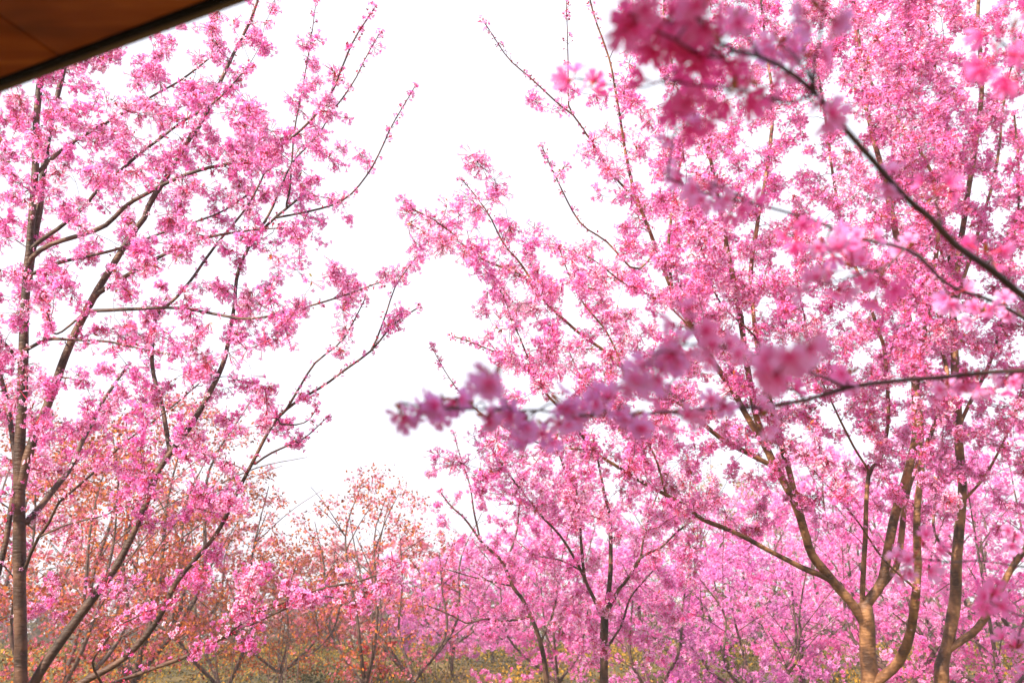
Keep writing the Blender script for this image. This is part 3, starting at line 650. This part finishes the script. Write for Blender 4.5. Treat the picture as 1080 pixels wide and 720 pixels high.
bgl = [
 # px, depth, H, R, kind, petals, label
 (58, 9.5, 3.9, 1.7, 'both', 'coral', 'coral and bronze tree behind the thick left trunk', dict(n=210, per=10, fr=.022, bare=.15)),
 (150, 11.5, 4.7, 1.9, 'both', 'coral', 'bronze tree with coral blossom between the two leaning left stems', dict(n=240, per=11, fr=.024, bare=.1)),
 (232, 12.5, 3.5, 1.7, 'bronze', 'coral', 'dense orange bronze tree behind the second leaning stem', dict(n=170, per=14, fr=.026)),
 (300, 14.0, 2.45, 1.5, 'bronze', 'coral', 'orange bronze tree under the white sky gap, left of the red-flowered shrub', dict(n=150, per=14, fr=.028)),
 (385, 11.5, 3.5, 1.35, 'both', 'coral', 'airy bronze and pink tree standing over the red-flowered shrub', dict(n=120, per=9, fr=.022, bare=.15)),
 (432, 12.5, 3.2, 1.2, 'flower', 'coral', 'sparse twiggy pink tree right of the red-flowered shrub', dict(n=110, per=8, fr=.022, bare=.25)),
 (105, 18.0, 4.6, 2.6, 'both', 'coral', 'tall coral and rust tree far behind the left trunk', dict(n=170, per=16, fr=.034)),
 (205, 20.0, 3.6, 2.4, 'flower', 'coral', 'far coral pink tree behind the dense orange one', dict(n=150, per=16, fr=.036)),
 (345, 21.0, 2.7, 2.3, 'both', 'coral', 'far faded rust-leaved tree behind the airy bronze one', dict(n=150, per=15, fr=.038)),
 (425, 24.0, 3.3, 2.6, 'flower', 'coral', 'far salmon tree above the yellow meadow, left of centre', dict(n=150, per=16, fr=.042)),
 (478, 16.0, 2.3, 1.6, 'flower', 'mauve', 'low mauve tree left of the slender leaning cherry', dict(n=150, per=16, fr=.030)),
 (520, 19.0, 2.8, 2.1, 'flower', 'rose', 'rose pink tree behind the slender leaning cherry', dict(n=160, per=17, fr=.034)),
 (585, 13.5, 3.0, 1.5, 'flower', 'rose', 'pink tree filling the gap between the two slender cherries', dict(n=160, per=18, fr=.028)),
 (612, 22.0, 4.2, 2.6, 'flower', 'pink', 'far pale pink tree behind the gap of the two slender cherries', dict(n=160, per=16, fr=.040)),
 (684, 11.0, 2.5, 1.1, 'flower', 'mauve', 'small mauve tree with a low dark fork right of the forking slender cherry', dict(n=110, per=16, fr=.024)),
 (720, 14.5, 3.3, 1.7, 'flower', 'rose', 'pink tree left of the olive-leaved one', dict(n=160, per=18, fr=.029)),
 (765, 17.5, 4.1, 2.1, 'olive', 'rose', 'olive and tan leaved tree below the long drooping limb', dict(n=180, per=18, fr=.03)),
 (790, 10.5, 2.5, 1.3, 'flower', 'mauve', 'low mauve pink tree in front of the olive-leaved one', dict(n=130, per=18, fr=.024)),
 (842, 13.0, 3.3, 1.6, 'flower', 'rose', 'rose tree left of the forked tan trunk', dict(n=160, per=18, fr=.028)),
 (880, 17.0, 4.6, 2.2, 'flower', 'pink', 'tall pink tree behind the fork of the tan limbs', dict(n=190, per=18, fr=.034)),
 (952, 11.5, 3.2, 1.4, 'flower', 'rose', 'rose tree filling the gap between the cut stub and the straight trunk', dict(n=160, per=18, fr=.026)),
 (1000, 15.0, 4.5, 2.1, 'flower', 'pink', 'tall pink tree behind the straight right trunk', dict(n=190, per=18, fr=.032)),
 (1050, 10.5, 3.6, 1.5, 'flower', 'rose', 'pink tree behind the curved side limb at the right edge', dict(n=170, per=18, fr=.025)),
 (1110, 13.0, 4.6, 2.1, 'flower', 'rose', 'pink tree half cut by the right edge of the picture', dict(n=170, per=18, fr=.028)),
 (-40, 13.0, 5.0, 2.0, 'both', 'coral', 'bronze tree half cut by the left edge of the picture', dict(n=170, per=12, fr=.026)),
 (945, 24.0, 5.0, 3.2, 'flower', 'mauve', 'far mauve tree seen low between the tan trunks', dict(n=180, per=18, fr=.042)),
 (800, 26.0, 5.0, 3.4, 'flower', 'rose', 'far rose tree low behind the olive-leaved one', dict(n=180, per=18, fr=.044)),
]
for i, (px, d, H, R, kind, pet, lab, kw) in enumerate(bgl):
    auto_tree(px, d, H, R, kind, lab, 100+i, petals=pet, group=GB if kind in ('bronze', 'both') else GRP, name='cherry_tree' if kind != 'olive' else 'leafy_tree',
              cat='cherry tree' if kind != 'olive' else 'tree', low=0.2, nst=4+(i % 2), **kw)

# ------------------------------------------------------------------ bare shrubs, the red and the white ones
def shrub(px, d, H, R, label, seed, n, leaf=None, name='shrub', flower=None, group=None, low=0.1, cat='shrub', petals='rose', py=690):
    global rng
    keep = rng; rng = np.random.default_rng(seed)
    b = P(px, py, d); b[2] = ground_z(b[0], b[1])-0.03; T = Tree(); r = thing(name, label, cat, b, group)
    for k in range(6):
        a = rng.uniform(0, 6.28); l = rng.uniform(.3, .9)*R; e = b+np.array([math.cos(a)*l, math.sin(a)*l, H*rng.uniform(.7, 1)])
        T.add_limb([b+np.array([math.cos(a), math.sin(a), 0])*.04, b*.5+e*.5+np.array([math.cos(a), math.sin(a), -.4])*.15*R, e], 0.010, 0.003, 12)
    u = rng.uniform(low, 1, n); a = rng.uniform(0, 6.28, n); rr = R*np.sqrt(rng.uniform(0, 1, n))*(0.35+0.65*u)
    T.grow(b+np.stack([np.cos(a)*rr, np.sin(a)*rr, u*H], -1), m=6, r_scale=1.0, maxlen=1.5)
    Vs, Fs, o = [], [], 0
    for L in T.limbs:
        V, F = tubes(L['pts'][None], L['rad'][None], 6); Vs.append(V); Fs.append(F+o); o += len(V)
    V, F = tubes(np.array([s[0] for s in T.shoots]), np.array([s[1] for s in T.shoots]), 3); Vs.append(V); Fs.append(F+o)
    mesh_obj('stems', np.vstack(Vs), np.vstack(Fs), MAT['twig'], r, smooth=True)
    if leaf:
        pos, dr, an, li, fs = clump_flowers(T.shoots, leaf[1], 0.4, 0.03, 0.09); V, F, at = leaf_quads(pos, dr, leaf[2], .5); mesh_obj('foliage', V, F, MAT[leaf[0]], r, at)
    if flower:
        pos, dr, an, li, fs = clump_flowers(T.shoots, flower[1], 0.12, flower[2], 0.03, bare=flower[3]); V, F, at = scatter(FT['lo'], pos, dr, fs)
        mesh_obj('flowers', V, F, MAT[flower[0]], r, at)
    rng = keep
MAT['red'] = petal_mat('red petals', (0.35, 0.01, 0.01), [(0, (0.55, 0.01, 0.015)), (0.6, (0.72, 0.02, 0.03)), (1, (0.78, 0.06, 0.12))], 0.3)
MAT['white'] = petal_mat('white petals', (0.7, 0.55, 0.55), [(0, (0.82, 0.74, 0.74)), (1, (0.88, 0.85, 0.84))], 0.3)
shrub(398, 15.5, 0.75, 0.55, 'dark shrub dotted with bright red flowers in the yellow meadow', 7, 60, ('olive', 12, .05), 'flowering_shrub', ('red', 9, .035, .45))
shrub(376, 24.0, 1.5, 0.7, 'small white-blossomed shrub beyond the red-flowered one', 8, 60, None, 'flowering_shrub', ('white', 14, .045, .2))
shrub(318, 9.0, 1.75, 1.1, 'bare twiggy grey shrub left of the red-flowered one', 21, 130, None, 'bare_shrub', None, 'bare shrubs')
shrub(262, 11.0, 1.9, 1.1, 'bare twiggy shrub under the blossoming low left branch', 22, 120, None, 'bare_shrub', None, 'bare shrubs')
shrub(462, 13.0, 1.2, 0.8, 'bare twiggy shrub in the meadow below the low mauve tree', 23, 90, None, 'bare_shrub', None, 'bare shrubs')
shrub(105, 10.0, 1.7, 1.1, 'bare twiggy shrub just right of the thick left trunk', 24, 110, None, 'bare_shrub', None, 'bare shrubs')
shrub(525, 12.0, 0.75, 0.6, 'small pink flowering shrub low left of the leaning slender stem', 25, 60, None, 'flowering_shrub', ('rose', 16, .022, .1))
shrub(715, 10.5, 1.1, 0.9, 'low pink flowering shrub at the bottom right of centre', 26, 70, ('olive', 8, .04), 'flowering_shrub', ('mauve', 12, .020, .3))
shrub(858, 10.5, 1.1, 1.0, 'low pink flowering shrub left of the forked tan trunk', 27, 80, ('olive', 8, .04), 'flowering_shrub', ('rose', 12, .020, .3))
shrub(1040, 11.5, 1.2, 1.0, 'low pink flowering shrub at the bottom right corner', 28, 80, ('olive', 8, .04), 'flowering_shrub', ('rose', 12, .020, .3))

# ------------------------------------------------------------------ undergrowth and far wood
def build_undergrowth():
    m = leaf_mat('meadow leaves and yellow flowers', [(0, (0.03, 0.04, 0.018)), (0.4, (0.08, 0.08, 0.03)), (0.62, (0.18, 0.15, 0.04)), (0.8, (0.40, 0.24, 0.03)), (1, (0.55, 0.30, 0.04))], 0.3)
    n = 4200; y = rng.uniform(12, 44, n); x = rng.uniform(-0.72, 0.72, n)*y
    h = rng.uniform(0.15, 0.42, n)*(1+0.9*(rng.random(n) < 0.12)); hue = np.clip(rng.normal(0.56, 0.2, n)+0.28*np.sin(x*.9+y*.3)*np.sin(y*.7), 0, 1)
    k = 44; L = rng.uniform(0.03, 0.075, (n, k)).ravel()
    rx = np.repeat(x, k)+rng.normal(0, .20, n*k); ry = np.repeat(y, k)+rng.normal(0, .20, n*k)
    rz = ground_z(rx, ry)+rng.uniform(0, 1, n*k)**0.8*np.repeat(h, k)
    d = unit(rand_dir(n*k)+[0, 0, .7])
    V, F, at = leaf_quads(np.stack([rx, ry, rz], -1), d, L, .5)
    at['rnd'] = np.repeat(np.clip(np.repeat(hue, k)+rng.normal(0, .12, n*k), 0, 1), 4)
    o = mesh_obj('undergrowth', V, F, m, attrs=at); tag(o, kind='stuff', label='knee-high yellow and olive undergrowth covering the meadow', category='undergrowth')
    # bushes on the left, denser and taller
    m2 = leaf_mat('far wood', [(0, (0.035, 0.035, 0.018)), (0.35, (0.09, 0.07, 0.03)), (0.7, (0.24, 0.10, 0.09)), (1, (0.42, 0.17, 0.21))], 0.3)
    n = 620; x = rng.uniform(-46, 46, n); y = rng.uniform(36, 60, n); h = rng.uniform(1.4, 3.6, n)
    k = 120; rx = np.repeat(x, k)+rng.normal(0, 1.0, n*k); ry = np.repeat(y, k)+rng.normal(0, .8, n*k)
    rz = ground_z(rx, ry)+rng.uniform(0, 1, n*k)*np.repeat(h, k)
    V, F, at = leaf_quads(np.stack([rx, ry, rz], -1), rand_dir(n*k), rng.uniform(.14, .34, n*k), .7)
    at['rnd'] = np.repeat(np.clip(np.repeat(rng.random(n), k)*.6+0.3*(rz-1.2)/4+rng.normal(0, .12, n*k), 0, 1), 4)
    o = mesh_obj('far_wood', V, F, m2, attrs=at); tag(o, kind='stuff', label='dim pinkish grey wood closing the meadow in the distance', category='wood')
build_undergrowth()

# ------------------------------------------------------------------ the foreground cherry, branches reaching in from the right
F_T = {
 'f1': (1.0, 1.45, 14, 5, [(1080,312),(1053,290),(1007,257),(987,233),(960,210),(937,187),(907,153),(883,127),(870,108),(853,90),(830,72),(805,62),(780,55),(755,45),(738,20)]),
 'f2': (1.25, 1.6, 8, 2.2, [(1080,390),(1040,392),(1000,397),(940,402),(900,407),(880,412),(860,420),(830,426),(800,430),(760,430),(700,435),(650,438),(625,438),(600,437),(570,432),(530,433),(500,431),(470,432),(440,428),(422,424)]),
 'f3': (1.35, 1.8, 5.5, 2.2, [(1080,335),(1040,315),(1000,300),(960,265),(900,250),(850,230),(790,215),(750,205),(705,188)]),
 'f5': (1.7, 2.0, 3, 1.6, [(1080,597),(1040,592),(1000,592),(962,588)]),
 'f6': (1.5, 1.8, 3.5, 2, [(1080,650),(1062,642),(1040,632)]),
 'f7': (1.2, 1.4, 4, 2, [(1080,75),(1068,55),(1050,40)]),
}
treeF = Tree()
trunk_top = np.array([2.35, 1.75, 3.2])
foot = np.array([2.5, 1.6, -0.05])
treeF.add_limb([foot, [2.42, 1.66, 1.2], [2.38, 1.7, 2.2], trunk_top], 0.085, 0.05, 20, 'trunk', kids=False)
tk = treeF.limbs[0]['pts']
infoF = {}
for key, (d1, d0, w0, w1, pts) in F_T.items():
    px = np.array(pts, float); L = np.r_[0, np.cumsum(np.linalg.norm(np.diff(px, axis=0), axis=1))]; u = L/L[-1]
    W3 = np.array([P(x, y, d0+(d1-d0)*t) for (x, y), t in zip(px, u)])
    dirn = unit(W3[0]-W3[min(3, len(W3)-1)]); j = int(np.argmin(np.linalg.norm(tk-(W3[0]+dirn*0.8), axis=1)))
    k1 = W3[0]+dirn*0.45; g = W3[0]
    us = np.linspace(0, 1, 12)[:-1, None]; W3 = np.vstack([(1-us)**2*tk[j]+2*us*(1-us)*k1+us*us*g, W3])
    infoF[key] = treeF.add_limb(W3, w0/2*d0/FPX*1.25, w1/2*d1/FPX, 60, 'branch')
def sub(par, d1, w0, w1, pts):
    pl = treeF.limbs[infoF[par]]['pts']; pp = proj(pl); px = np.array(pts, float)
    j = int(np.argmin(np.hypot(pp[:, 0]-px[0, 0], pp[:, 1]-px[0, 1]))); d0 = pp[j, 2]
    u = np.linspace(0, 1, len(px)); W3 = np.array([P(x, y, d0+(d1-d0)*t) for (x, y), t in zip(px, u)]); W3[0] = pl[j]
    k = 'x%d' % len(treeF.limbs); infoF[k] = treeF.add_limb(W3, w0/2*d0/FPX, w1/2*d1/FPX, 24, 'branch'); return k
sub('f1', 1.0, 4, 2, [(853,90),(860,60),(868,20),(874,-20)])
sub('f1', 1.0, 4, 2, [(857,95),(835,108),(800,100),(780,95),(745,92),(700,85)])
sub('f1', 0.9, 4, 2, [(780,55),(750,60),(715,45),(690,30),(665,15)])
k_ = sub('f1', 1.5, 2.4, 1.2, [(738,70),(690,88),(650,90),(610,84)])
sub('f2', 1.0, 3.5, 2, [(905,407),(860,395),(820,385),(787,373),(743,363),(700,368),(685,384)])
sub('f2', 0.95, 2.5, 1.4, [(870,412),(860,395),(845,375)])
sub('f2', 1.0, 2, 1.2, [(545,433),(530,420),(515,400)])
sub('f3', 1.3, 3, 1.6, [(960,265),(935,280),(905,290),(870,300)])
sub('f3', 1.2, 3, 1.6, [(790,215),(765,198),(740,190)])
CL = [(676,14,24,7),(696,30,28,10),(705,55,26,9),(722,30,26,9),(745,12,24,8),(755,48,22,7),(735,75,22,7),(700,88,20,6),(778,28,24,8),(800,92,22,7),(770,97,20,6),(822,45,22,6),(848,62,20,5),(868,12,22,7),
 (725,122,20,6),(712,140,18,5),(750,198,22,7),(728,192,18,5),(775,212,18,5),(605,84,9,3),(622,92,7,2),(1068,32,26,9),(1052,55,20,6),(1075,72,20,6),
 (838,232,20,6),(870,262,24,8),(900,282,26,9),(872,300,20,6),(930,292,22,7),(905,252,18,5),(985,205,14,4),(960,262,16,4),(1000,312,20,6),(1040,268,20,6),(1062,318,20,6),(1035,330,16,4),
 (842,368,22,7),(826,385,18,6),(735,350,22,8),(757,362,20,6),(712,372,20,6),(690,388,20,7),(703,412,18,6),(662,402,18,5),(800,440,16,5),(760,425,16,4),(668,440,16,5),(625,440,18,6),(600,438,15,5),(640,425,14,4),
 (574,452,14,4),(548,452,14,4),(558,446,12,3),(508,405,13,4),(522,398,12,3),(500,432,13,4),(512,440,12,4),(430,430,10,3),(462,442,11,3),(445,425,8,2),(468,428,9,2),(422,436,8,2),(440,440,9,3),(480,420,9,2),(535,440,11,3),(590,425,11,3),(655,425,13,4),(720,440,12,3),(830,410,12,3),(895,395,12,3),(1030,400,12,3),
 (960,590,20,7),(972,575,16,4),(1045,632,16,6),(1072,684,16,6),(1070,560,12,4),(1020,395,12,3),(1000,410,16,4),(1060,400,16,4),(940,190,10,2),(870,120,10,2)]
# twigs to each cluster, then the clusters themselves
pos = np.vstack(treeF.pos); pp = proj(pos); rootF = thing('cherry_tree', 'shaded foreground cherry with dark blurred branches reaching in from the right', 'cherry tree', foot*[1, 1, 0], GRP)
A = []; meta = []
for (x, y, r, n) in CL:
    j = int(np.argmin(np.hypot(pp[:, 0]-x, pp[:, 1]-y))); d = max(0.75, pp[j, 2]+rng.uniform(-0.05, 0.10)); d = 0.88 if (x, y) in ((842, 368), (826, 385)) else d; A.append(P(x, y, d)); meta.append((r*d/FPX, n))
lim = np.concatenate(treeF.limb); rad = np.concatenate(treeF.rad)
for j in range(0, len(pos), 3):                      # the same bloom on the stretches nearer the trunk
    if pp[j, 0] > 1105 and rng.random() < 0.8:
        A.append(pos[j]+unit(rng.normal(size=3)+[0, 0, -.3])*rng.uniform(.015, .04)); meta.append((0.032, 6))
sh = []
clusters = []
for a, (r, n) in zip(A, meta):
    dd = np.linalg.norm(pos-a, axis=1); j = int(np.argmin(dd)); L = dd[j]
    u = np.linspace(0, 1, 6)[:, None]; q = pos[j]*(1-u)+a*u+np.array([0, 0, 1])*np.sin(u*math.pi)*L*0.12
    sh.append((q, np.linspace(min(rad[j], .0022), .0012, 6), lim[j])); clusters.append((a, r, n, lim[j]))
treeF.shoots = sh
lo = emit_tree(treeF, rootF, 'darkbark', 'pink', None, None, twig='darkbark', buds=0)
for a, r, n, li in clusters:
    top_ = proj(a)[1] < 160 and proj(a)[0] < 780; n = max(3, int(n*(0.8 if top_ else 0.85)))
    lil = 0.85 if proj(a)[0] < 700 and proj(a)[1] > 250 else rng.choice([0.0, 0.15, 0.3, 0.8] if top_ else [0.15, 0.35, 0.5, 0.7])  # left spray takes the lilac end: bluish shade light put into petal colour
    d = unit(rand_dir(n)+np.array([0, 0, -0.25])); p = a+d*(r*rng.uniform(0.55, 1.35, n))[:, None]
    V, F, at = scatter(FT['hi'], p, unit(d+rand_dir(n)*0.5), 0.0205*rng.uniform(.85, 1.1, n), rnd=np.clip(lil+rng.normal(0, .08, n), 0, 1), jitter=0.04)
    p1 = p-d*0.001; mid = a*0.3+p1*0.7; V2, F2 = tubes(np.stack([np.tile(a, (n, 1)), mid, p1], 1), np.tile([.0007, .0010, .0022], (n, 1)), 5)
    at = {'rnd': np.r_[at['rnd'], np.repeat(rng.random(n), 15)], 'pc': np.r_[at['pc'], np.zeros(n*15)]}
    mesh_obj('blossom_cluster', np.vstack([V, V2]), np.vstack([F, F2+len(V)]), None, lo[li], at, smooth=True, mats=[MAT['mauveshade'], MAT['bud']], fmat=np.r_[np.zeros(len(F)), np.ones(len(F2))])
    k = rng.integers(1, 3); V, F, at = leaf_quads(np.tile(a, (k, 1)), unit(rand_dir(k)+[0, 0, 1.0]), 0.024, .38); mesh_obj('young_leaves', V, F, MAT['young'], lo[li], at)

# ------------------------------------------------------------------ the air
def build_haze():
    m, t, out = new_mat('pale air'); v = t.nodes.new('ShaderNodeVolumePrincipled')
    v.inputs['Color'].default_value = (1, 0.96, 0.98, 1); v.inputs['Density'].default_value = 0.0042; v.inputs['Anisotropy'].default_value = 0.2
    t.links.new(v.outputs[0], out.inputs['Volume'])
    V = [(x, y, z) for z in (-1.1, 9.0) for x, y in ((-221, -61), (221, -61), (221, 301), (-221, 301))]
    F = [(0, 3, 2, 1), (4, 5, 6, 7), (0, 1, 5, 4), (1, 2, 6, 5), (2, 3, 7, 6), (3, 0, 4, 7)]
    tag(mesh_obj('haze', V, F, m), kind='stuff', label='thin pale haze over the grove', category='haze')
build_haze()
